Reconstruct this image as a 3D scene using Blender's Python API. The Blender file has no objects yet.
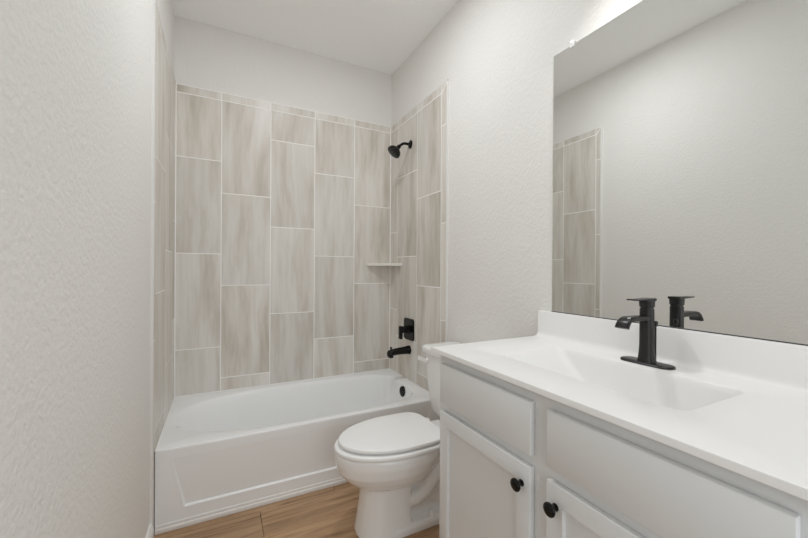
import bpy, bmesh, math, random
from mathutils import Vector, Matrix

random.seed(7)
sc = bpy.context.scene
col = sc.collection
V = Vector

# ------------------------------------------------------------------ camera
cam_d = bpy.data.cameras.new('camera')
cam = bpy.data.objects.new('camera', cam_d)
col.objects.link(cam)
cam_d.sensor_fit = 'HORIZONTAL'
cam_d.sensor_width = 36.0
cam_d.lens = 359.99 * 36.0 / 808.0
cam_d.clip_start = 0.02
_yaw, _roll = math.radians(26.99), math.radians(0.343)
_pit = math.radians(-0.066)
_R = V((math.cos(_yaw), -math.sin(_yaw), 0))
_F0 = V((math.sin(_yaw), math.cos(_yaw), 0))
_U0 = V((0, 0, 1))
_F = _F0 * math.cos(_pit) + _U0 * math.sin(_pit)
_U = -_F0 * math.sin(_pit) + _U0 * math.cos(_pit)
_X = _R * math.cos(_roll) + _U * math.sin(_roll)
_Y = -_R * math.sin(_roll) + _U * math.cos(_roll)
_m = Matrix((_X, _Y, -_F)).transposed().to_4x4()
_m.translation = V((0.2937, -2.6523, 1.1735))
cam.matrix_world = _m
sc.camera = cam

# ------------------------------------------------------------------ world, lights, exposure
w = bpy.data.worlds.new('world')
sc.world = w
w.use_nodes = True
w.node_tree.nodes['Background'].inputs[0].default_value = (1.0, 0.98, 0.95, 1)
w.node_tree.nodes['Background'].inputs[1].default_value = 0.1

def light(name, kind, loc, energy, color=(1, 1, 1), size=0.1, size_y=None, look=None):
    d = bpy.data.lights.new(name, kind)
    d.energy = energy
    d.color = color
    if kind == 'AREA':
        d.shape = 'DISK' if size_y is None else 'RECTANGLE'
        d.size = size
        if size_y: d.size_y = size_y
    else:
        d.shadow_soft_size = size
    o = bpy.data.objects.new(name, d)
    o.location = loc
    if look is not None:
        o.rotation_euler = (V(look) - V(loc)).to_track_quat('-Z', 'Y').to_euler()
    col.objects.link(o)
    return o

CEIL = 2.743
light('ceiling_lamp', 'AREA', (0.76, -1.18, CEIL - 0.01), 7.8, (0.955, 0.98, 1), 0.15, None, (0.76, -1.18, 0))
for yy in (-1.86, -2.05, -2.24):
    # a bulb in a shade that opens downwards
    b_ = light('vanity_lamp', 'SPOT', (1.385, yy, 2.25), 2.6, (1, 0.99, 0.97), 0.06, None, (1.30, yy, 0.9))
    b_.data.spot_size = 2.25
    b_.data.spot_blend = 0.85
# fill light added outside the doorway behind the camera to even out the room
light('doorway_fill', 'AREA', (0.62, -3.55, 1.25), 10.6, (0.91, 0.965, 1), 1.0, 1.9, (0.62, 0, 1.25))

sc.view_settings.view_transform = 'Standard'
sc.view_settings.look = 'None'
sc.view_settings.gamma = 1.0
sc.view_settings.use_curve_mapping = False
sc.view_settings.exposure = 0.33
sc.cycles.max_bounces = 16
sc.cycles.diffuse_bounces = 12

# ------------------------------------------------------------------ materials
def mat(name, color, rough=0.5, metal=0.0, spec=None, coat=0.0):
    m = bpy.data.materials.new(name)
    m.use_nodes = True
    b = m.node_tree.nodes['Principled BSDF']
    b.inputs['Base Color'].default_value = (*color, 1)
    b.inputs['Roughness'].default_value = rough
    b.inputs['Metallic'].default_value = metal
    if spec is not None: b.inputs['Specular IOR Level'].default_value = spec
    if coat: 
        b.inputs['Coat Weight'].default_value = coat
        b.inputs['Coat Roughness'].default_value = 0.05
    return m

def nd(m, typ, **kw):
    n = m.node_tree.nodes.new(typ)
    for k, v in kw.items():
        if k in n.inputs: n.inputs[k].default_value = v
        else: setattr(n, k, v)
    return n

def lk(m, a, b): m.node_tree.links.new(a, b)

def add_bump(m, scale, strength, dist, detail=2.0, rough=0.5):
    t = nd(m, 'ShaderNodeTexCoord')
    n = nd(m, 'ShaderNodeTexNoise', Scale=scale, Detail=detail, Roughness=rough)
    b = nd(m, 'ShaderNodeBump', Strength=strength, Distance=dist)
    lk(m, t.outputs['Object'], n.inputs['Vector'])
    lk(m, n.outputs['Fac'], b.inputs['Height'])
    lk(m, b.outputs['Normal'], m.node_tree.nodes['Principled BSDF'].inputs['Normal'])

M = {}
M['wall'] = mat('wall_paint', (0.795, 0.783, 0.762), 0.85, spec=0.2)
add_bump(M['wall'], 70, 0.55, 0.005, 2.0, 0.5)
M['ceiling'] = mat('ceiling_paint', (0.93, 0.935, 0.93), 0.9, spec=0.2)
add_bump(M['ceiling'], 80, 0.3, 0.003)
M['trim'] = mat('white_trim_paint', (0.84, 0.835, 0.82), 0.35)
M['grout'] = mat('white_grout', (0.93, 0.925, 0.91), 0.8)
M['edge'] = mat('white_edge_trim', (0.80, 0.79, 0.775), 0.5)
M['porcelain'] = mat('white_porcelain', (0.885, 0.886, 0.88), 0.12, coat=0.4)
M['acrylic'] = mat('white_acrylic', (0.90, 0.912, 0.922), 0.16, coat=0.2)
M['plastic'] = mat('white_seat_plastic', (0.92, 0.922, 0.92), 0.22)
M['marble'] = mat('white_cultured_marble', (0.89, 0.885, 0.88), 0.38)
M['cabinet'] = mat('white_cabinet_paint', (0.735, 0.745, 0.748), 0.38)
M['black'] = mat('matte_black_metal', (0.006, 0.0055, 0.005), 0.17, metal=0.0, spec=0.25)
M['gunmetal'] = mat('dark_faucet_metal', (0.016, 0.015, 0.0145), 0.3, metal=0.1, spec=0.4)
add_bump(M['gunmetal'], 900, 0.05, 0.001)
M['mirror'] = mat('mirror_silver', (0.86, 0.87, 0.86), 0.0, metal=1.0)
M['mirror_edge'] = mat('mirror_glass_edge', (0.72, 0.78, 0.76), 0.15)
M['dark_strip'] = mat('dark_mirror_strip', (0.08, 0.08, 0.08), 0.5)
M['clear'] = mat('clear_plastic', (0.95, 0.95, 0.95), 0.12)
M['clear'].node_tree.nodes['Principled BSDF'].inputs['Transmission Weight'].default_value = 0.0
M['shelf'] = mat('cream_shelf_stone', (0.80, 0.78, 0.735), 0.4)
M['chrome'] = mat('polished_metal', (0.7, 0.7, 0.7), 0.15, metal=1.0)

def tile_material():
    m = mat('striated_stone_tile', (0.6, 0.56, 0.5), 0.38)
    b = m.node_tree.nodes['Principled BSDF']
    tc = nd(m, 'ShaderNodeTexCoord')
    at = nd(m, 'ShaderNodeAttribute', attribute_name='rnd')
    # every tile cut from another place of the slab
    mul = nd(m, 'ShaderNodeVectorMath', operation='SCALE'); mul.inputs[0].default_value = (37.0, 53.0, 71.0)
    lk(m, at.outputs['Fac'], mul.inputs['Scale'])
    add = nd(m, 'ShaderNodeVectorMath', operation='ADD')
    lk(m, tc.outputs['Object'], add.inputs[0]); lk(m, mul.outputs[0], add.inputs[1])
    # gentle warp so that the streaks lean and wander
    wn = nd(m, 'ShaderNodeTexNoise', Scale=1.6, Detail=1.0)
    lk(m, add.outputs[0], wn.inputs['Vector'])
    ws = nd(m, 'ShaderNodeVectorMath', operation='SCALE', Scale=0.10)
    lk(m, wn.outputs['Color'], ws.inputs[0])
    ad2 = nd(m, 'ShaderNodeVectorMath', operation='ADD')
    lk(m, add.outputs[0], ad2.inputs[0]); lk(m, ws.outputs[0], ad2.inputs[1])
    mp = nd(m, 'ShaderNodeMapping'); mp.inputs['Scale'].default_value = (9.0, 9.0, 1.3)
    lk(m, ad2.outputs[0], mp.inputs['Vector'])
    n1 = nd(m, 'ShaderNodeTexNoise', Scale=1.0, Detail=4.0, Roughness=0.6)
    lk(m, mp.outputs[0], n1.inputs['Vector'])
    mp2 = nd(m, 'ShaderNodeMapping'); mp2.inputs['Scale'].default_value = (46.0, 46.0, 1.6)
    lk(m, ad2.outputs[0], mp2.inputs['Vector'])
    n2 = nd(m, 'ShaderNodeTexNoise', Scale=1.0, Detail=3.0, Roughness=0.6)
    lk(m, mp2.outputs[0], n2.inputs['Vector'])
    r = nd(m, 'ShaderNodeValToRGB')
    e = r.color_ramp.elements
    e[0].position = 0.30; e[0].color = (0.53, 0.485, 0.425, 1)
    e[1].position = 0.72; e[1].color = (0.775, 0.745, 0.708, 1)
    x = e.new(0.44); x.color = (0.65, 0.609, 0.557, 1)
    x = e.new(0.55); x.color = (0.72, 0.692, 0.652, 1)
    lk(m, n1.outputs['Fac'], r.inputs['Fac'])
    r2 = nd(m, 'ShaderNodeValToRGB')
    e = r2.color_ramp.elements
    e[0].position = 0.30; e[0].color = (0.94, 0.93, 0.915, 1)
    e[1].position = 0.60; e[1].color = (1.02, 1.02, 1.02, 1)
    lk(m, n2.outputs['Fac'], r2.inputs['Fac'])
    mx = nd(m, 'ShaderNodeMix', data_type='RGBA', blend_type='MULTIPLY')
    mx.inputs['Factor'].default_value = 1.0
    lk(m, r.outputs['Color'], mx.inputs[6]); lk(m, r2.outputs['Color'], mx.inputs[7])
    # tile to tile tone
    mr = nd(m, 'ShaderNodeMapRange'); mr.inputs['To Min'].default_value = 0.93; mr.inputs['To Max'].default_value = 1.06
    lk(m, at.outputs['Fac'], mr.inputs['Value'])
    hs = nd(m, 'ShaderNodeHueSaturation')
    lk(m, mx.outputs[2], hs.inputs['Color']); lk(m, mr.outputs[0], hs.inputs['Value'])
    lk(m, hs.outputs[0], b.inputs['Base Color'])
    return m
M['tile'] = tile_material()

def wood_material():
    m = mat('oak_floor_plank', (0.35, 0.2, 0.1), 0.42)
    b = m.node_tree.nodes['Principled BSDF']
    tc = nd(m, 'ShaderNodeTexCoord')
    at = nd(m, 'ShaderNodeAttribute', attribute_name='rnd')
    mul = nd(m, 'ShaderNodeVectorMath', operation='SCALE'); mul.inputs[0].default_value = (31.0, 47.0, 0.0)
    lk(m, at.outputs['Fac'], mul.inputs['Scale'])
    add = nd(m, 'ShaderNodeVectorMath', operation='ADD')
    lk(m, tc.outputs['Object'], add.inputs[0]); lk(m, mul.outputs[0], add.inputs[1])
    mp = nd(m, 'ShaderNodeMapping'); mp.inputs['Scale'].default_value = (2.2, 26.0, 1.0)
    lk(m, add.outputs[0], mp.inputs['Vector'])
    n1 = nd(m, 'ShaderNodeTexNoise', Scale=1.0, Detail=5.0, Roughness=0.62, Distortion=0.6)
    lk(m, mp.outputs[0], n1.inputs['Vector'])
    r = nd(m, 'ShaderNodeValToRGB')
    e = r.color_ramp.elements
    e[0].position = 0.28; e[0].color = (0.22, 0.125, 0.063, 1)
    e[1].position = 0.74; e[1].color = (0.64, 0.43, 0.26, 1)
    x = e.new(0.48); x.color = (0.45, 0.28, 0.155, 1)
    lk(m, n1.outputs['Fac'], r.inputs['Fac'])
    mr = nd(m, 'ShaderNodeMapRange'); mr.inputs['To Min'].default_value = 0.82; mr.inputs['To Max'].default_value = 1.12
    lk(m, at.outputs['Fac'], mr.inputs['Value'])
    hs = nd(m, 'ShaderNodeHueSaturation')
    lk(m, r.outputs['Color'], hs.inputs['Color']); lk(m, mr.outputs[0], hs.inputs['Value'])
    lk(m, hs.outputs[0], b.inputs['Base Color'])
    return m
M['wood'] = wood_material()
M['seam'] = mat('dark_plank_seam', (0.07, 0.04, 0.02), 0.8)

# ------------------------------------------------------------------ object helpers
ORG = {}

def empty(name, loc, label, cat, group=None):
    o = bpy.data.objects.new(name, None)
    o.empty_display_size = 0.05
    col.objects.link(o)
    o.location = loc
    ORG[o] = V(loc)
    o['label'] = label
    o['category'] = cat
    if group: o['group'] = group
    return o

def obj(name, bm, material, parent=None, smooth=None, label=None, origin=None):
    """Links a bmesh laid out in world coordinates as one mesh object."""
    if origin is None:
        if parent is not None:
            origin = ORG[parent]
        else:
            xs = [v.co for v in bm.verts]
            origin = V((sum(c.x for c in xs) / len(xs), sum(c.y for c in xs) / len(xs), min(c.z for c in xs)))
    origin = V(origin)
    bmesh.ops.translate(bm, verts=bm.verts, vec=-origin)
    me = bpy.data.meshes.new(name)
    bm.to_mesh(me); bm.free()
    mats = material if isinstance(material, (list, tuple)) else [material]
    for m in mats: me.materials.append(m)
    if smooth is not None:
        for p in me.polygons: p.use_smooth = True
        me.set_sharp_from_angle(angle=math.radians(smooth))
    o = bpy.data.objects.new(name, me)
    col.objects.link(o)
    ORG[o] = origin
    if parent is not None:
        o.parent = parent
        o.location = origin - ORG[parent]
    else:
        o.location = origin
    if label: o['label'] = label
    return o

def top(o, label, cat, group=None):
    o['label'] = label; o['category'] = cat
    if group: o['group'] = group
    return o

def struct(name, bm, material, parent=None, smooth=None):
    o = obj(name, bm, material, parent, smooth, origin=(0, 0, 0))
    if parent is None: o['kind'] = 'structure'
    return o

def box(bm, x0, x1, y0, y1, z0, z1, bev=0.0, seg=2):
    x0, x1 = min(x0, x1), max(x0, x1); y0, y1 = min(y0, y1), max(y0, y1); z0, z1 = min(z0, z1), max(z0, z1)
    r = bmesh.ops.create_cube(bm, size=1.0)
    vs = r['verts']
    for v in vs:
        v.co = V(((x0 + x1) / 2 + v.co.x * (x1 - x0), (y0 + y1) / 2 + v.co.y * (y1 - y0), (z0 + z1) / 2 + v.co.z * (z1 - z0)))
    if bev > 0:
        es = {e for v in vs for e in v.link_edges}
        bmesh.ops.bevel(bm, geom=list(es), offset=bev, segments=seg, profile=0.5, affect='EDGES', clamp_overlap=True)

def newbox(*a, **k):
    bm = bmesh.new(); box(bm, *a, **k); return bm

def loft(bm, rings, cap0=True, cap1=True, closed=True):
    """rings: lists of Vectors, all of one length."""
    vr = [[bm.verts.new(p) for p in r] for r in rings]
    n = len(rings[0])
    for a, b in zip(vr, vr[1:]):
        for i in range(n if closed else n - 1):
            j = (i + 1) % n
            bm.faces.new((a[i], a[j], b[j], b[i]))
    if cap0: bm.faces.new(list(reversed(vr[0])))
    if cap1: bm.faces.new(vr[-1])
    return vr

def lathe(bm, origin, axis, prof, n=32, cap=True):
    """prof: (distance along the axis, radius)."""
    axis = V(axis).normalized()
    a = axis.orthogonal().normalized(); b = axis.cross(a)
    o = V(origin)
    rings = [[o + axis * t + (a * math.cos(2 * math.pi * i / n) + b * math.sin(2 * math.pi * i / n)) * max(r, 1e-4) for i in range(n)] for t, r in prof]
    loft(bm, rings, cap, cap)

def tube(bm, pts, rad, n=20):
    pts = [V(p) for p in pts]
    rads = rad if isinstance(rad, (list, tuple)) else [rad] * len(pts)
    t0 = (pts[1] - pts[0]).normalized()
    a = t0.orthogonal().normalized()
    rings = []
    for i, p in enumerate(pts):
        t = (pts[min(i + 1, len(pts) - 1)] - pts[max(i - 1, 0)]).normalized()
        a = (a - t * a.dot(t)).normalized(); b = t.cross(a)
        rings.append([p + (a * math.cos(2 * math.pi * k / n) + b * math.sin(2 * math.pi * k / n)) * rads[i] for k in range(n)])
    loft(bm, rings)

def bez(p0, p1, p2, p3, n=14):
    p0, p1, p2, p3 = map(V, (p0, p1, p2, p3))
    out = []
    for i in range(n + 1):
        t = i / n
        out.append(p0 * (1 - t) ** 3 + p1 * 3 * t * (1 - t) ** 2 + p2 * 3 * t * t * (1 - t) + p3 * t ** 3)
    return out

def rrect(u0, u1, v0, v1, r, n=6):
    """rounded rectangle, counter-clockwise (u, v) points; r may be a list of four radii"""
    rs = r if isinstance(r, (list, tuple)) else [r] * 4
    cs = [(u1 - rs[0], v1 - rs[0], 0, rs[0]), (u0 + rs[1], v1 - rs[1], 90, rs[1]),
          (u0 + rs[2], v0 + rs[2], 180, rs[2]), (u1 - rs[3], v0 + rs[3], 270, rs[3])]
    out = []
    for cu, cv, a0, rr in cs:
        for i in range(n + 1):
            a = math.radians(a0 + 90 * i / n)
            out.append((cu + rr * math.cos(a), cv + rr * math.sin(a)))
    return out

def recalc(bm):
    bmesh.ops.remove_doubles(bm, verts=bm.verts, dist=1e-5)
    bmesh.ops.recalc_face_normals(bm, faces=bm.faces)

# ------------------------------------------------------------------ room shell
XL, XR = 0.03, 1.524          # plaster faces
TL, TR, TB = 0.04, 1.514, -0.01   # tile faces
TILE_Y = -0.825
YF = -3.30

wall_left = struct('wall_left', newbox(XL - 0.1, XL, YF - 0.1, 0.0, 0, CEIL), M['wall'])
wall_right = struct('wall_right', newbox(XR, XR + 0.1, YF - 0.1, 0.0, 0, CEIL), M['wall'])
wall_back = struct('wall_back', newbox(XL - 0.1, XR + 0.1, 0.0, 0.1, 0, CEIL), M['wall'])
bm = bmesh.new()                       # wall with an open doorway behind the camera
box(bm, XL, 0.16, YF - 0.1, YF, 0, CEIL)
box(bm, 1.08, XR, YF - 0.1, YF, 0, CEIL)
box(bm, 0.16, 1.08, YF - 0.1, YF, 2.06, CEIL)
wall_front = struct('wall_front', bm, M['wall'])
struct('ceiling', newbox(XL - 0.1, XR + 0.1, YF - 0.1, 0.1, CEIL, CEIL + 0.08), M['ceiling'])

# floor: planks laid along x, each with its own tone
def poly_tile(bm, pts, fn, d, val, lay, bev=0.0012):
    """prism on a wall or floor plane: pts are (u, v), fn maps (u, v, height) to a point"""
    cu = sum(p[0] for p in pts) / len(pts); cv = sum(p[1] for p in pts) / len(pts)
    def inset(k):
        out = []
        n = len(pts)
        for i in range(n):
            p0, p1, p2 = V(pts[i - 1]), V(pts[i]), V(pts[(i + 1) % n])
            e1 = (p1 - p0).normalized(); e2 = (p2 - p1).normalized()
            n1 = V((-e1.y, e1.x)); n2 = V((-e2.y, e2.x))
            if n1.dot(V((cu, cv)) - p1) < 0: n1.negate()
            if n2.dot(V((cu, cv)) - p1) < 0: n2.negate()
            q = (n1 + n2); q = q / max(q.dot(n1), 0.2)
            out.append(p1 + q * k)
        return out
    a = [bm.verts.new(fn(p[0], p[1], 0)) for p in pts]
    b = [bm.verts.new(fn(p[0], p[1], d - bev)) for p in pts]
    c = [bm.verts.new(fn(p[0], p[1], d)) for p in inset(bev)]
    n = len(pts)
    for r0, r1 in ((a, b), (b, c)):
        for i in range(n):
            f = bm.faces.new((r0[i], r0[(i + 1) % n], r1[(i + 1) % n], r1[i])); f[lay] = val
    f = bm.faces.new(c); f[lay] = val

bm = bmesh.new()
lay = bm.faces.layers.float.new('rnd')
PW = 0.182
starts = {0: 0.468, -1: 1.45, -2: 0.10}
for k in range(-14, 6):
    y0 = -0.978 + k * PW; y1 = y0 + PW
    if y1 < YF - 0.1 or y0 > 0.0: continue
    y0 = max(y0, YF - 0.1); y1 = min(y1, 0.0)
    s = starts.get(k, XL - 0.1 + random.random() * 1.2)
    cuts = [XL - 0.1] + [s + i * 1.22 for i in range(-2, 3) if XL - 0.05 < s + i * 1.22 < XR + 0.05] + [XR + 0.1]
    for a, b in zip(cuts, cuts[1:]):
        g = 0.0009
        poly_tile(bm, [(a + g, y0 + g), (b - g, y0 + g), (b - g, y1 - g), (a + g, y1 - g)],
                  lambda u, v, h: V((u, v, -0.008 + h)), 0.008, random.random(), lay, 0.0012)
recalc(bm)
nf = len(bm.faces)
box(bm, XL - 0.1, XR + 0.1, YF - 0.1, 0.1, -0.08, -0.0035)
bm.faces.ensure_lookup_table()
for f in bm.faces[nf:]: f.material_index = 1
struct('floor', bm, [M['wood'], M['seam']])

# hall floor and walls seen by nobody are left out; baseboards
def base_profile(y0, y1, x_wall, sgn):
    bm = bmesh.new()
    prof = [(0, 0), (0.016, 0), (0.016, 0.062), (0.012, 0.072), (0.010, 0.082), (0.006, 0.088), (0.0, 0.088)]
    r = [[V((x_wall + sgn * a, y, z)) for a, z in prof] for y in (y0, y1)]
    loft(bm, r); recalc(bm)
    return bm
struct('baseboard_left', base_profile(YF, -0.809, XL, 1), M['trim'])
struct('baseboard_right', base_profile(-1.572, TILE_Y - 0.001, XR, -1), M['trim'])

# ---- tile cladding of the tub alcove
ZT, ZBAND, ZTOP, ZRIM = 2.315, 2.267, 2.317, 0.364
JZ = {'A': (0.655, 1.262, 1.868), 'B': (0.450, 1.056, 1.661), 'C': (0.250, 0.855, 1.457, 2.061)}
G = 0.0023

def clad(parent, cols, fn, zlow, strip=None, TILE_Y=TILE_Y):
    """cols: (u0, u1, kind); strip: outer edge strip (u0, u1) with a mitred top corner"""
    bm = bmesh.new(); lay = bm.faces.layers.float.new('rnd')
    def put(pts): poly_tile(bm, pts, fn, 0.0095, random.random(), lay)
    def rect(a, b, z0, z1):
        s = G if b > a else -G
        put([(a + s, z0 + G), (b - s, z0 + G), (b - s, z1 - G), (a + s, z1 - G)])
    for a, b, kind in cols:
        zs = [zlow] + [z for z in JZ[kind] if z > zlow + 0.02] + [ZBAND]
        for z0, z1 in zip(zs, zs[1:]): rect(a, b, z0, z1)
        rect(a, b, ZBAND, ZTOP + 0.001)
    if strip:
        a, b = strip
        s = G if b > a else -G
        zs = [0.004] + [z for z in JZ['C']]
        for z0, z1 in zip(zs, zs[1:]): rect(a, b, z0, z1)
        put([(a + s, JZ['C'][-1] + G), (b - s, JZ['C'][-1] + G), (b - s, ZTOP - 3 * G), (a + s, ZBAND - 3 * G)])
        put([(a + s * 0.2, ZBAND + G), (b - s * 2.4, ZTOP - G), (a + s * 0.2, ZTOP - G)])
    recalc(bm)
    obj('tile_cladding', bm, M['tile'], parent, origin=(0, 0, 0))
    u = [c[0] for c in cols] + [c[1] for c in cols]
    # grout bed behind the tiles, just short of their faces
    bm = bmesh.new()
    def bed(u0, u1, z0, z1):
        pts = [(u0, z0), (u1, z0), (u1, z1), (u0, z1)]
        a = [bm.verts.new(fn(p[0], p[1], 0)) for p in pts]; b = [bm.verts.new(fn(p[0], p[1], 0.0088)) for p in pts]
        for i in range(4): bm.faces.new((a[i], a[(i + 1) % 4], b[(i + 1) % 4], b[i]))
        bm.faces.new(b)
    bed(min(u), max(u), zlow, ZTOP + 0.002)
    if strip: bed(strip[0], strip[1], 0.0, ZTOP + 0.002)
    bmesh.ops.recalc_face_normals(bm, faces=bm.faces)
    obj('grout', bm, M['grout'], parent, origin=(0, 0, 0))
    if strip:
        bm = bmesh.new()
        a = [fn(p[0], p[1], 0) for p in rrect(strip[1], TILE_Y, 0.0, ZTOP + 0.004, 0.001, 1)]
        b = [fn(p[0], p[1], 0.0105) for p in rrect(strip[1], TILE_Y, 0.0, ZTOP + 0.004, 0.001, 1)]
        loft(bm, [a, b]); 
        us = [c[0] for c in cols][0]
        a = [fn(p[0], p[1], 0) for p in rrect(us, TILE_Y, ZTOP + 0.001, ZTOP + 0.005, 0.001, 1)]
        b = [fn(p[0], p[1], 0.0105) for p in rrect(us, TILE_Y, ZTOP + 0.001, ZTOP + 0.005, 0.001, 1)]
        loft(bm, [a, b]); recalc(bm)
        obj('edge_trim', bm, M['edge'], parent, origin=(0, 0, 0))

clad(wall_back, [(TL + 0.002, 0.296, 'A'), (0.296, 0.600, 'B'), (0.600, 0.904, 'C'), (0.904, 1.208, 'A'), (1.208, TR - 0.002, 'B')],
     lambda u, v, h: V((u, -h, v)), ZRIM)
side_cols = [(-0.012, -0.140, 'C'), (-0.140, -0.450, 'A'), (-0.450, -0.757, 'B')]
clad(wall_right, side_cols, lambda u, v, h: V((XR - h, u, v)), ZRIM, strip=(-0.757, -0.816))
clad(wall_left, side_cols, lambda u, v, h: V((XL + h, u, v)), ZRIM, strip=(-0.757, -0.800), TILE_Y=-0.808)

bm = bmesh.new()
for x in (TL, TR):
    s = 1 if x == TL else -1
    box(bm, x - s * 0.004, x + s * 0.0022, TB + 0.004, TB - 0.0006, ZRIM + 0.004, ZTOP + 0.001)
obj('corner_grout', bm, M['grout'], wall_back, origin=(0, 0, 0))

# ------------------------------------------------------------------ basins: slab with a hollow
def rect_ring(ref, x0, x1, y0, y1, z):
    """points of a rectangle's outline lying on the rays through ref's points; its corners included"""
    cx, cy = (x0 + x1) / 2, (y0 + y1) / 2
    out = []
    for p in ref:
        dx, dy = p[0] - cx, p[1] - cy
        t = min(((x1 - cx) / abs(dx)) if abs(dx) > 1e-9 else 1e9, ((y1 - cy) / abs(dy)) if abs(dy) > 1e-9 else 1e9)
        out.append(V((cx + dx * t, cy + dy * t, z)))
    for qx, qy in ((x0, y0), (x1, y0), (x1, y1), (x0, y1)):
        i = min(range(len(out)), key=lambda k: (out[k].x - qx) ** 2 + (out[k].y - qy) ** 2)
        out[i] = V((qx, qy, z))
    return out

# ---- bathtub
tub = empty('bathtub', (0.777, -0.386, 0), 'white alcove bathtub with an apron front, below the stone tiled walls', 'bathtub')
X0, X1, Y0, Y1 = TL + 0.001, TR - 0.001, -0.753, TB - 0.001
def tub_ring(xl, xr, yf, yb, z, el, er, n=112):
    cx = xl + (xr - xl) * 0.46; cy = (yf + yb) / 2; hy = (yb - yf) / 2
    out = []
    for i in range(n):
        t = 2 * math.pi * i / n
        c, s = math.cos(t), math.sin(t)
        e = er if c > 0 else el
        ax = (xr - cx) if c > 0 else (cx - xl)
        out.append(V((cx + ax * math.copysign(abs(c) ** (2 / e), c), cy + hy * math.copysign(abs(s) ** (2 / e), s), z)))
    return out
bm = bmesh.new()
R = [tub_ring(0.070, 1.455, -0.700, -0.066, ZRIM - 0.0005, 2.5, 4.2)]
specs = [(0.076, 1.450, -0.694, -0.072, -0.003, 2.5, 4.2), (0.084, 1.446, -0.688, -0.078, -0.010, 2.5, 4.2),
         (0.103, 1.440, -0.678, -0.086, -0.035, 2.5, 4.2), (0.150, 1.432, -0.662, -0.098, -0.10, 2.6, 4.2),
         (0.215, 1.420, -0.650, -0.110, -0.18, 2.7, 4.2), (0.285, 1.405, -0.636, -0.124, -0.25, 2.9, 4.0),
         (0.335, 1.385, -0.618, -0.142, -0.295, 3.0, 3.8), (0.400, 1.345, -0.580, -0.180, -0.318, 3.0, 3.6),
         (0.520, 1.250, -0.500, -0.260, -0.325, 3.0, 3.2)]
for a, b, c, d, dz, el, er in specs: R.append(tub_ring(a, b, c, d, ZRIM + dz, el, er))
outer = [rect_ring(R[0], X0, X1, Y0 + 0.006, Y1, ZRIM), rect_ring(R[0], X0, X1, Y0 + 0.0016, Y1, ZRIM - 0.0016),
         rect_ring(R[0], X0, X1, Y0, Y1, ZRIM - 0.006), rect_ring(R[0], X0, X1, Y0, Y1, ZRIM - 0.010)]
loft(bm, list(reversed(outer)) + R, cap0=False, cap1=True)
recalc(bm)
obj('basin', bm, M['acrylic'], tub, 40)
bm = bmesh.new()
for x, q in ((TL, 1), (TR, -1)): box(bm, x + q * 0.0004, x + q * 0.0036, Y0 + 0.004, TB - 0.0006, ZRIM - 0.002, ZRIM + 0.0035)
box(bm, TL + 0.0004, TR - 0.0004, TB - 0.0036, TB - 0.0004, ZRIM - 0.002, ZRIM + 0.0035)
obj('caulk_bead', bm, M['grout'], tub)
# apron with a shallow panel that sinks in towards its foot
bm = bmesh.new()
yA, zt, zb = Y0, ZRIM - 0.010, 0.0
PL, PR = (0.105, 0.152), (1.449, 1.402)      # panel sides at top and foot
pz1, pz0 = 0.335, 0.090
D = 0.010
def ap(x, z, d=0.0): return bm.verts.new(V((x, yA + d, z)))
o1 = [ap(X0, zb), ap(X1, zb), ap(X1, zt), ap(X0, zt)]
zp = 0.315
i1 = [ap(PL[1], pz0), ap(PR[1], pz0), ap(PR[0], zp), ap(PL[0], zp)]
i2 = [ap(PL[1] + 0.005, pz0 + 0.006, D), ap(PR[1] - 0.005, pz0 + 0.006, D), ap(PR[0] - 0.001, zp - 0.001, 0.0004), ap(PL[0] + 0.001, zp - 0.001, 0.0004)]
for a, b in ((o1, i1), (i1, i2)):
    for i in range(4): bm.faces.new((a[i], a[(i + 1) % 4], b[(i + 1) % 4], b[i]))
bm.faces.new(i2)
bk = [bm.verts.new(V((x, Y0 + 0.04, z))) for x, z in ((X0, zb), (X1, zb), (X1, zt), (X0, zt))]
for i in range(4): bm.faces.new((o1[i], bk[i], bk[(i + 1) % 4], o1[(i + 1) % 4]))
bm.faces.new(list(reversed(bk)))
bmesh.ops.recalc_face_normals(bm, faces=bm.faces)
obj('apron', bm, M['acrylic'], tub)
bm = newbox(X0, X1, Y0 - 0.009, Y0 + 0.02, 0.0, 0.022, bev=0.004, seg=2)
box(bm, X0, X1, Y0 - 0.004, Y0 + 0.02, 0.018, 0.036, bev=0.003, seg=2)
obj('base_strip', bm, M['trim'], tub, 40)
# overflow cover on the drain end
bm = bmesh.new()
oc, ax = V((1.438, -0.400, 0.312)), V((-0.995, 0, 0.09)).normalized()
lathe(bm, oc, ax, [(-0.01, 0.034), (0.006, 0.036), (0.010, 0.034), (0.012, 0.028), (0.0125, 0.0)], 36)
recalc(bm)
ov = obj('overflow_cover', bm, M['black'], tub, 40, label='round black overflow cover')
bm = bmesh.new()
for k in range(-3, 4):
    h = math.sqrt(max(0.0, 0.024 ** 2 - (k * 0.007) ** 2))
    c = oc + ax * 0.0128 + V((0, k * 0.007, 0))
    box(bm, c.x - 0.001, c.x + 0.001, c.y - 0.0012, c.y + 0.0012, c.z - h, c.z + h)
obj('slot', bm, M['gunmetal'], ov)
bm = bmesh.new()
lathe(bm, (1.22, -0.38, ZRIM - 0.3252), (0, 0, 1), [(0, 0.030), (0.004, 0.029), (0.006, 0.02), (0.010, 0.018), (0.011, 0.0)], 28)
recalc(bm)
obj('drain', bm, M['black'], tub, 40, label='round black drain stopper')

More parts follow.
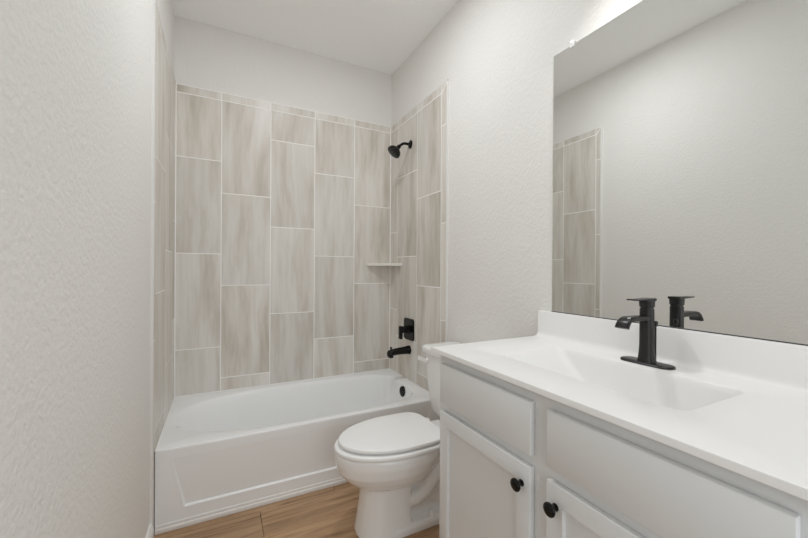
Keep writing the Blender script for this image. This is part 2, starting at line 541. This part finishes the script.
# ------------------------------------------------------------------ shower fittings on the right tiled wall
SY = -0.348
t = empty('wall_shower', (TR, SY, 2.072), 'black shower head on a bent arm, high on the tiled right wall', 'shower')
bm = bmesh.new()
lathe(bm, (TR, SY, 2.072), (-1, 0, 0), [(0, 0.030), (0.004, 0.030), (0.008, 0.024), (0.012, 0.014)], 32); recalc(bm)
obj('flange', bm, M['black'], t, 40)
hd_dir = V((-0.66, 0.05, -0.75)).normalized()
p_end = V((1.424, SY, 2.045))
bm = bmesh.new()
tube(bm, bez((TR - 0.004, SY, 2.072), (TR - 0.06, SY, 2.072), (p_end.x + 0.035, SY, p_end.z + 0.031), p_end), 0.0095, 18); recalc(bm)
obj('arm', bm, M['black'], t, 50)
bm = bmesh.new()
lathe(bm, p_end, hd_dir, [(-0.004, 0.010), (-0.002, 0.014), (0.016, 0.015), (0.018, 0.012), (0.024, 0.018), (0.032, 0.032), (0.042, 0.043),
                          (0.052, 0.0485), (0.064, 0.051), (0.070, 0.050), (0.072, 0.046), (0.0715, 0.0)], 40); recalc(bm)
h = obj('head', bm, M['black'], t, 40)
bm = bmesh.new()
a = hd_dir.orthogonal().normalized(); b = hd_dir.cross(a)
for rr, nn in ((0.012, 8), (0.022, 14), (0.032, 20)):
    for i in range(nn):
        q = p_end + hd_dir * 0.0712 + (a * math.cos(6.2832 * i / nn) + b * math.sin(6.2832 * i / nn)) * rr
        lathe(bm, q, hd_dir, [(0, 0.0016), (0.0022, 0.0011)], 8)
recalc(bm)
obj('nozzle_face', bm, M['gunmetal'], h, 40)

t = empty('shower_valve', (TR, -0.348, 0.735), 'black square shower valve plate with a lever handle, above the tub spout', 'shower valve')
bm = bmesh.new()
o2 = rrect(-0.348 - 0.075, -0.348 + 0.075, 0.735 - 0.078, 0.735 + 0.078, 0.022, 6)
i2 = rrect(-0.348 - 0.072, -0.348 + 0.072, 0.735 - 0.075, 0.735 + 0.075, 0.020, 6)
loft(bm, [[V((TR, y, z)) for y, z in o2], [V((TR - 0.006, y, z)) for y, z in o2], [V((TR - 0.009, y, z)) for y, z in i2]])
recalc(bm)
obj('plate', bm, M['black'], t, 35)
bm = bmesh.new()
lathe(bm, (TR - 0.008, -0.348, 0.735), (-1, 0, 0), [(0, 0.030), (0.006, 0.030), (0.010, 0.026), (0.040, 0.025), (0.052, 0.024), (0.056, 0.020)], 32)
recalc(bm)
hb = obj('hub', bm, M['black'], t, 40)
bm = bmesh.new()
box(bm, TR - 0.082, TR - 0.060, -0.348 - 0.016, -0.348 + 0.016, 0.735 - 0.066, 0.735 + 0.028, bev=0.006, seg=3)
obj('lever', bm, M['black'], hb, 40)

t = empty('tub_spout', (TR, -0.348, 0.586), 'black tub spout with diverter knob on the tiled wall under the valve', 'tub spout')
bm = bmesh.new()
sp = []
for x, zc, hw, hh in ((TR, 0.586, 0.031, 0.031), (TR - 0.006, 0.586, 0.032, 0.032), (TR - 0.012, 0.586, 0.029, 0.029), (TR - 0.06, 0.585, 0.027, 0.026),
                      (TR - 0.115, 0.582, 0.025, 0.024), (TR - 0.150, 0.577, 0.024, 0.0245), (TR - 0.166, 0.572, 0.021, 0.022), (TR - 0.171, 0.569, 0.015, 0.016)):
    sp.append([V((x, -0.348 + hw * math.cos(6.2832 * i / 28), zc + hh * math.sin(6.2832 * i / 28))) for i in range(28)])
loft(bm, sp); recalc(bm)
s_ = obj('body', bm, M['black'], t, 50)
bm = bmesh.new()
lathe(bm, (TR - 0.146, -0.348, 0.578), (0, 0, -1), [(0, 0.018), (0.03, 0.0185), (0.034, 0.017), (0.034, 0.0)], 28); recalc(bm)
obj('mouth', bm, M['black'], s_, 40)
bm = bmesh.new()
lathe(bm, (TR - 0.146, -0.348, 0.592), (0, 0, 1), [(0, 0.004), (0.014, 0.004), (0.016, 0.008), (0.022, 0.009), (0.026, 0.007), (0.027, 0)], 20); recalc(bm)
obj('diverter_knob', bm, M['black'], t, 40)

# corner shelf
bm = bmesh.new()
pts = [(TR, TB), (TR - 0.205, TB), (TR - 0.205, TB - 0.02)]
for i in range(1, 10):
    s = i / 10
    pts.append((TR - 0.205 + 0.185 * s + 0.012 * math.sin(math.pi * s), TB - 0.02 - 0.195 * s + 0.012 * math.sin(math.pi * s)))
pts += [(TR - 0.02, TB - 0.216), (TR, TB - 0.216)]
loft(bm, [[V((x, y, z)) for x, y in pts] for z in (1.193, 1.215)])
recalc(bm)
bmesh.ops.bevel(bm, geom=[e for e in bm.edges if abs(e.verts[0].co.z - e.verts[1].co.z) < 1e-6], offset=0.003, segments=2, affect='EDGES')
top(obj('corner_shelf', bm, M['shelf'], None, 35), 'cream stone corner shelf in the tiled corner of the tub alcove', 'shelf')

# ------------------------------------------------------------------ toilet
TY = -1.15
toi = empty('toilet', (1.10, TY, 0), 'white two-piece toilet with closed lid between the bathtub and the vanity', 'toilet')
def egg(xf, xb, hw, z, xm=None, eb=2.6, ef=2.0, n=64):
    if xm is None: xm = xf + (xb - xf) * 0.60
    out = []
    for i in range(n):
        t = 2 * math.pi * i / n
        c, s = math.cos(t), math.sin(t)
        if c >= 0: x = xm + (xb - xm) * c ** (2 / eb); e = eb
        else: x = xm - (xm - xf) * (-c) ** (2 / ef); e = ef
        out.append(V((x, TY + hw * math.copysign(abs(s) ** (2 / e), s), z)))
    return out
bm = bmesh.new()
# the bowl
loft(bm, [egg(0.875, 1.12, 0.088, 0.220, eb=2.4), egg(0.838, 1.15, 0.116, 0.223, eb=2.4), egg(0.806, 1.17, 0.135, 0.236, eb=2.5), egg(0.774, 1.19, 0.154, 0.266, eb=2.6),
          egg(0.748, 1.20, 0.168, 0.298, eb=2.8), egg(0.738, 1.21, 0.177, 0.340, eb=3), egg(0.737, 1.22, 0.178, 0.371, eb=3), egg(0.743, 1.22, 0.173, 0.380, eb=3)])
# rear deck that carries the tank
def rr3(x0, x1, hw, z, r): return [V((x, TY + y, z)) for x, y in rrect(x0, x1, -hw, hw, r, 5)]
loft(bm, [rr3(1.10, 1.40, 0.07, 0.255, 0.04), rr3(1.10, 1.46, 0.11, 0.30, 0.04), rr3(1.10, 1.48, 0.125, 0.34, 0.04), rr3(1.10, 1.48, 0.125, 0.372, 0.04)])
# front of the pedestal
loft(bm, [egg(0.830, 1.06, 0.112, 0.0, 0.95, 12, 2.4), egg(0.833, 1.06, 0.110, 0.02, 0.95, 12, 2.4), egg(0.842, 1.06, 0.103, 0.07, 0.95, 12, 2.4),
          egg(0.852, 1.06, 0.098, 0.13, 0.95, 12, 2.4), egg(0.858, 1.06, 0.097, 0.19, 0.95, 12, 2.4), egg(0.858, 1.06, 0.098, 0.225, 0.95, 12, 2.4)])
# base flange running back
loft(bm, [rr3(0.95, 1.335, 0.112, 0.0, 0.03), rr3(0.95, 1.335, 0.112, 0.030, 0.03), rr3(0.95, 1.33, 0.104, 0.045, 0.03)])
# rear column and the trapway bulging from its sides
loft(bm, [rr3(1.0, 1.30, 0.062, 0.02, 0.03), rr3(1.0, 1.32, 0.058, 0.15, 0.03), rr3(1.0, 1.36, 0.066, 0.30, 0.03)])
for s in (-1, 1):
    pth = bez((1.02, TY + s * 0.055, 0.165), (1.10, TY + s * 0.075, 0.080), (1.16, TY + s * 0.078, 0.20), (1.225, TY + s * 0.070, 0.265), 10)
    pth += bez((1.225, TY + s * 0.070, 0.265), (1.285, TY + s * 0.055, 0.32), (1.33, TY + s * 0.05, 0.20), (1.29, TY + s * 0.05, 0.05), 10)[1:]
    tube(bm, pth, [0.036] * 8 + [0.040] * 13, 16)
bmesh.ops.recalc_face_normals(bm, faces=bm.faces)
bowl = obj('bowl', bm, M['porcelain'], toi, 180)
md = bowl.modifiers.new('remesh', 'REMESH'); md.mode = 'VOXEL'; md.voxel_size = 0.0045; md.use_smooth_shade = True
md = bowl.modifiers.new('smooth', 'SMOOTH'); md.iterations = 5; md.factor = 0.5
# seat, lid
def slab_egg(xf, xb, hw, z0, z1, r, eb, dome=0.0):
    rings = []
    for k in range(6):
        a = math.pi / 2 * k / 5
        rings.append(egg(xf + r * (1 - math.sin(a)), xb - r * (1 - math.sin(a)), hw - r * (1 - math.sin(a)), z0 + r * (1 - math.cos(a)), eb=eb))
    for k in range(6):
        a = math.pi / 2 * k / 5
        rings.append(egg(xf + r * (1 - math.cos(a)), xb - r * (1 - math.cos(a)), hw - r * (1 - math.cos(a)), z1 - r + r * math.sin(a), eb=eb))
    for k in (0.06, 0.13, 0.17):
        rings.append(egg(xf + k, xb - k, hw - k, z1 + dome * (k / 0.17) ** 0.6, eb=eb))
    return rings
bm = bmesh.new(); loft(bm, slab_egg(0.734, 1.212, 0.181, 0.3805, 0.4015, 0.008, 4.5)); recalc(bm)
obj('seat', bm, M['plastic'], toi, 50)
bm = bmesh.new(); loft(bm, slab_egg(0.752, 1.217, 0.173, 0.4085, 0.4260, 0.007, 4.5, 0.003)); recalc(bm)
obj('lid', bm, M['plastic'], toi, 50)
for s in (-1, 1):
    bm = newbox(1.195, 1.245, TY + s * 0.075 - 0.018, TY + s * 0.075 + 0.018, 0.372, 0.411, bev=0.007, seg=3)
    obj('hinge', bm, M['plastic'], toi, 40)
    bm = bmesh.new()
    lathe(bm, (1.165, TY + s * 0.088, 0.038), (0, 0, 1), [(0, 0.017), (0.012, 0.0165), (0.020, 0.013), (0.025, 0.006), (0.026, 0)], 24); recalc(bm)
    obj('bolt_cap', bm, M['plastic'], toi, 60)
# tank
bm = bmesh.new()
TX1 = 1.506
def tk(x0, hw, z, r): return [V((x, TY + y, z)) for x, y in rrect(x0, TX1, -hw, hw, r, 7)]
loft(bm, [tk(1.365, 0.098, 0.374, 0.03), tk(1.345, 0.128, 0.379, 0.04), tk(1.322, 0.170, 0.394, 0.045), tk(1.314, 0.190, 0.420, 0.045), tk(1.308, 0.202, 0.470, 0.042),
          tk(1.302, 0.213, 0.56, 0.038), tk(1.297, 0.223, 0.66, 0.034), tk(1.295, 0.227, 0.714, 0.033), tk(1.302, 0.220, 0.7165, 0.03)])
recalc(bm)
tank = obj('tank', bm, M['porcelain'], toi, 60)
bm = bmesh.new()
def tl(o, z): return [V((x, TY + y, z)) for x, y in rrect(1.284 + o, 1.512 - o * 0.3, -0.245 + o, 0.245 - o, 0.034, 7)]
loft(bm, [tl(0.010, 0.7155), tl(0.004, 0.7165), tl(0.001, 0.720), tl(0, 0.726), tl(0, 0.741), tl(0.003, 0.748), tl(0.009, 0.752), tl(0.02, 0.754), tl(0.05, 0.755)])
recalc(bm)
obj('tank_lid', bm, M['porcelain'], toi, 60)
bm = bmesh.new()
lathe(bm, (1.299, TY + 0.176, 0.678), (-1, 0, 0), [(-0.004, 0.014), (0.006, 0.014), (0.010, 0.011), (0.016, 0.009)], 24)
lev = [[V((1.285 + dx * 1.0, y, z + dz)) for dx, dz in ((-0.006, -h_), (-0.001, -h_ * 1.0), (0.003, -h_ * 0.6), (0.003, h_ * 0.6), (-0.001, h_), (-0.006, h_))]
       for y, z, h_ in ((TY + 0.163, 0.678, 0.008), (TY + 0.21, 0.677, 0.009), (TY + 0.246, 0.676, 0.012), (TY + 0.258, 0.675, 0.010))]
loft(bm, lev); recalc(bm)
obj('flush_lever', bm, M['plastic'], tank, 50)

# ------------------------------------------------------------------ vanity cabinet
VY0, VY1 = -1.571, -2.491
FX, DX = 0.992, 0.974
vc = empty('vanity_cabinet', (1.25, -2.031, 0), 'white painted shaker vanity cabinet with black knobs under the white countertop', 'cabinet')
bm = bmesh.new()
box(bm, FX + 0.02, XR - 0.002, VY0 - 0.016, VY0, 0.0, 0.8748)             # side panels
box(bm, FX + 0.02, XR - 0.002, VY1, VY1 + 0.016, 0.0, 0.8748)
box(bm, FX + 0.02, XR - 0.002, VY1 + 0.016, VY0 - 0.016, 0.10, 0.118)    # bottom
box(bm, XR - 0.012, XR - 0.002, VY1 + 0.016, VY0 - 0.016, 0.118, 0.8748)  # back
obj('carcass', bm, M['cabinet'], vc)
bm = bmesh.new()
ys = [VY0, VY0 - 0.04, -1.990, -2.070, VY1 + 0.04, VY1]
for a, b in ((0, 1), (2, 3), (4, 5)): box(bm, FX, FX + 0.02, ys[b], ys[a], 0.0 if a != 2 else 0.10, 0.8748)
for z0, z1 in ((0.10, 0.145), (0.675, 0.730), (0.835, 0.8748)):
    box(bm, FX, FX + 0.02, ys[2], ys[1], z0, z1); box(bm, FX, FX + 0.02, ys[4], ys[3], z0, z1)
obj('face_frame', bm, M['cabinet'], vc)
obj('toe_kick', newbox(1.062, 1.076, VY1 + 0.016, VY0 - 0.016, 0.0, 0.10), M['cabinet'], vc)

def panel_front(y0, y1, z0, z1, bev=0.0035):
    return newbox(DX, FX - 0.0003, y0, y1, z0, z1, bev=bev, seg=2)
obj('drawer', panel_front(-2.005, -1.597, 0.712, 0.8465), M['cabinet'], vc, 30)
obj('false_drawer_front', panel_front(-2.465, -2.055, 0.712, 0.8465), M['cabinet'], vc, 30)

def shaker_door(y0, y1, z0, z1, knob_y):
    bm = newbox(DX, FX - 0.0003, y0, y1, z0, z1, bev=0.003, seg=2)
    bm.faces.ensure_lookup_table()
    f = max((q for q in bm.faces if q.normal.x < -0.99), key=lambda q: q.calc_area())
    bmesh.ops.inset_region(bm, faces=[f], thickness=0.060)
    r = bmesh.ops.inset_region(bm, faces=[f], thickness=0.0015, depth=0.0)
    bmesh.ops.translate(bm, verts=f.verts, vec=(0.010, 0, 0))
    d = obj('door', bm, M['cabinet'], vc, 25)
    bm = bmesh.new()
    lathe(bm, (DX, knob_y, 0.634), (-1, 0, 0), [(0, 0.0085), (0.002, 0.0085), (0.004, 0.0055), (0.011, 0.0055), (0.014, 0.010), (0.017, 0.0145),
                                               (0.020, 0.016), (0.023, 0.0155), (0.0255, 0.012), (0.027, 0.006), (0.0272, 0)], 32)
    recalc(bm)
    obj('knob', bm, M['black'], d, 50, label='round black knob')
shaker_door(-2.005, -1.597, 0.128, 0.684, -1.978)
shaker_door(-2.465, -2.055, 0.128, 0.684, -2.082)

# ------------------------------------------------------------------ countertop with moulded basin
ct = empty('countertop', (1.25, -2.03, 0.8748), 'white moulded vanity countertop with a rectangular basin and backsplash', 'countertop')
CZ = 0.892
CX0, CX1, CY0, CY1 = 0.970, XR - 0.001, -2.521, -1.541
def br(xf, xb, yr, yl, z, r): return [V((x, y, z)) for x, y in rrect(xf, xb, yr, yl, r, 7)]
rings = [br(1.113, 1.390, -2.272, -1.742, CZ, 0.030), br(1.1142, 1.3888, -2.2708, -1.7436, CZ - 0.0006, 0.029), br(1.1162, 1.3868, -2.269, -1.747, CZ - 0.003, 0.028),
         br(1.120, 1.384, -2.264, -1.762, CZ - 0.016, 0.027), br(1.128, 1.379, -2.254, -1.810, CZ - 0.060, 0.028), br(1.138, 1.373, -2.240, -1.850, CZ - 0.100, 0.032),
         br(1.152, 1.362, -2.222, -1.874, CZ - 0.122, 0.036), br(1.18, 1.335, -2.18, -1.91, CZ - 0.132, 0.036)]
ref = rings[0]
def oc_(o, z): return rect_ring(ref, CX0 + o, CX1, CY0 + o, CY1 - o, z)
outr = [oc_(0.012, CZ - 0.0170), oc_(0.002, CZ - 0.0168), oc_(0.0, CZ - 0.0150), oc_(0.0, CZ - 0.0025), oc_(0.0007, CZ - 0.0007), oc_(0.0025, CZ)]
bm = bmesh.new()
loft(bm, outr + rings, cap0=False, cap1=True)
recalc(bm)
obj('slab', bm, M['marble'], ct, 35)
bm = bmesh.new()                                # backsplash with a coved foot and eased top
prof = [(CX1, CZ - 0.004), (1.486, CZ - 0.004), (1.486, CZ + 0.0003), (1.4925, CZ + 0.0018), (1.4985, CZ + 0.006), (1.502, CZ + 0.012), (1.5035, CZ + 0.020), (1.504, 0.992),
        (1.5052, 0.9965), (1.508, 0.998), (CX1, 0.998)]
loft(bm, [[V((x, y, z)) for x, z in prof] for y in (CY0, CY1)]); recalc(bm)
obj('backsplash', bm, M['marble'], ct, 40)
bm = bmesh.new()
lathe(bm, (1.262, -2.03, CZ - 0.1325), (0, 0, 1), [(0, 0.024), (0.003, 0.023), (0.004, 0.017), (0.008, 0.015), (0.009, 0)], 28); recalc(bm)
obj('drain', bm, M['gunmetal'], ct, 40, label='dark round drain stopper')

# ------------------------------------------------------------------ faucet
FXc, FY = 1.436, -2.020
fa = empty('faucet', (FXc, FY, CZ), 'dark metal single-lever faucet with a flat spout on the white vanity top', 'faucet')
bm = bmesh.new()
def plate(o, z): return [V((x, y, z)) for x, y in rrect(FXc - 0.027 + o, FXc + 0.027 - o, FY - 0.075 + o, FY + 0.075 - o, 0.0265 - o, 8)]
loft(bm, [plate(0, CZ), plate(0, CZ + 0.004), plate(0.002, CZ + 0.0065), plate(0.006, CZ + 0.0078)]); recalc(bm)
obj('deck_plate', bm, M['gunmetal'], fa, 35)
bm = bmesh.new()
def sq(hx, hy, z, r, dx=0.0): return [V((FXc + dx + x, FY + y, z)) for x, y in rrect(-hx, hx, -hy, hy, r, 5)]
loft(bm, [sq(0.0235, 0.023, CZ + 0.007, 0.015), sq(0.0210, 0.0205, CZ + 0.016, 0.014), sq(0.0190, 0.0185, CZ + 0.034, 0.013), sq(0.0180, 0.0175, CZ + 0.060, 0.013),
          sq(0.0178, 0.0172, CZ + 0.110, 0.013), sq(0.0178, 0.0172, CZ + 0.164, 0.013), sq(0.0160, 0.0155, CZ + 0.166, 0.011), sq(0.0155, 0.015, CZ + 0.172, 0.011)])
recalc(bm)
obj('body', bm, M['gunmetal'], fa, 40)
bm = bmesh.new()                                 # flat spout bending over to its mouth
zz = CZ + 0.138
path = [V((FXc - 0.005 - 0.016 * i, 0, zz + 0.0004 * i)) for i in range(5)] + bez((FXc - 0.085, 0, zz + 0.002), (FXc - 0.104, 0, zz + 0.002), (FXc - 0.114, 0, zz - 0.004), (FXc - 0.122, 0, zz - 0.023), 9)
rg = []
for i, p in enumerate(path):
    q0, q1 = path[max(i - 1, 0)], path[min(i + 1, len(path) - 1)]
    tdir = (q1 - q0).normalized(); nrm = V((-tdir.z, 0, tdir.x))
    if nrm.z < 0 : nrm.negate()
    s = i / (len(path) - 1)
    hw = 0.0150 + 0.0050 * s; th = 0.0080 - 0.003 * s
    rg.append([V((p.x, FY, p.z)) + V((0, a, 0)) + nrm * b for a, b in rrect(-hw, hw, -th, th, 0.004, 3)])
loft(bm, rg); recalc(bm)
obj('spout', bm, M['gunmetal'], fa, 40)
bm = bmesh.new()
loft(bm, [sq(0.0178, 0.0172, CZ + 0.1705, 0.013), sq(0.0184, 0.0178, CZ + 0.172, 0.013), sq(0.0184, 0.0178, CZ + 0.190, 0.010)])
hx = [(FXc - 0.076, 0.0155, 0.0018), (FXc - 0.045, 0.0165, 0.0022), (FXc - 0.02, 0.0176, 0.0030), (FXc + 0.0184, 0.0178, 0.0040)]
rg = [[V((x, FY + a, CZ + 0.1935 + (FXc - x) * 0.01 + b)) for a, b in rrect(-hw, hw, -th, th, min(0.003, th * 0.9), 3)] for x, hw, th in hx]
loft(bm, rg)
recalc(bm)
obj('lever_handle', bm, M['gunmetal'], fa, 40)
bm = bmesh.new()
lathe(bm, (FXc + 0.026, FY - 0.010, CZ + 0.006), (0, 0, 1), [(0, 0.003), (0.105, 0.003), (0.106, 0.0055), (0.118, 0.007), (0.122, 0.005), (0.1225, 0)], 16); recalc(bm)
obj('lift_rod', bm, M['gunmetal'], fa, 40)

# ------------------------------------------------------------------ wall mirror
MY0, MY1, MZ0, MZ1 = -1.600, -2.515, 0.9995, 2.057
mr_ = empty('wall_mirror', (XR - 0.003, (MY0 + MY1) / 2, MZ0), 'frameless wall mirror standing on the white backsplash above the vanity', 'mirror')
MXF = XR - 0.006
bm = bmesh.new()
rct = lambda o, x: [V((x, y, z)) for y, z in ((MY0 - o, MZ0 + o), (MY1 + o, MZ0 + o), (MY1 + o, MZ1 - o), (MY0 - o, MZ1 - o))]
loft(bm, [rct(0, XR - 0.0005), rct(0, MXF + 0.001), rct(0.0022, MXF)], cap1=False)
recalc(bm)
obj('glass_edge', bm, M['mirror_edge'], mr_)
bm = bmesh.new(); loft(bm, [rct(0.0022, MXF), rct(0.0022, MXF + 0.003)]); recalc(bm)
obj('mirror_pane', bm, M['mirror'], mr_)
obj('bottom_strip', newbox(MXF - 0.0012, XR - 0.0005, MY1, MY0, MZ0 - 0.0012, MZ0 + 0.0018), M['dark_strip'], mr_, label='thin dark seam along the foot of the mirror')  # thin dark strip that draws the dark line along the mirror's lower edge
for yy in (-1.691, -2.42):
    bm = newbox(MXF - 0.005, XR - 0.0005, yy - 0.009, yy + 0.009, MZ1 + 0.0004, MZ1 + 0.014, bev=0.003)
    box(bm, MXF - 0.0060, MXF - 0.0003, yy - 0.009, yy + 0.009, MZ1 - 0.013, MZ1 + 0.014, bev=0.0025)
    lathe(bm, (MXF - 0.005, yy, MZ1 + 0.005), (-1, 0, 0), [(0, 0.006), (0.0025, 0.005), (0.003, 0)], 14)
    obj('clip', bm, M['clear'], mr_, 40, label='clear plastic mirror clip')
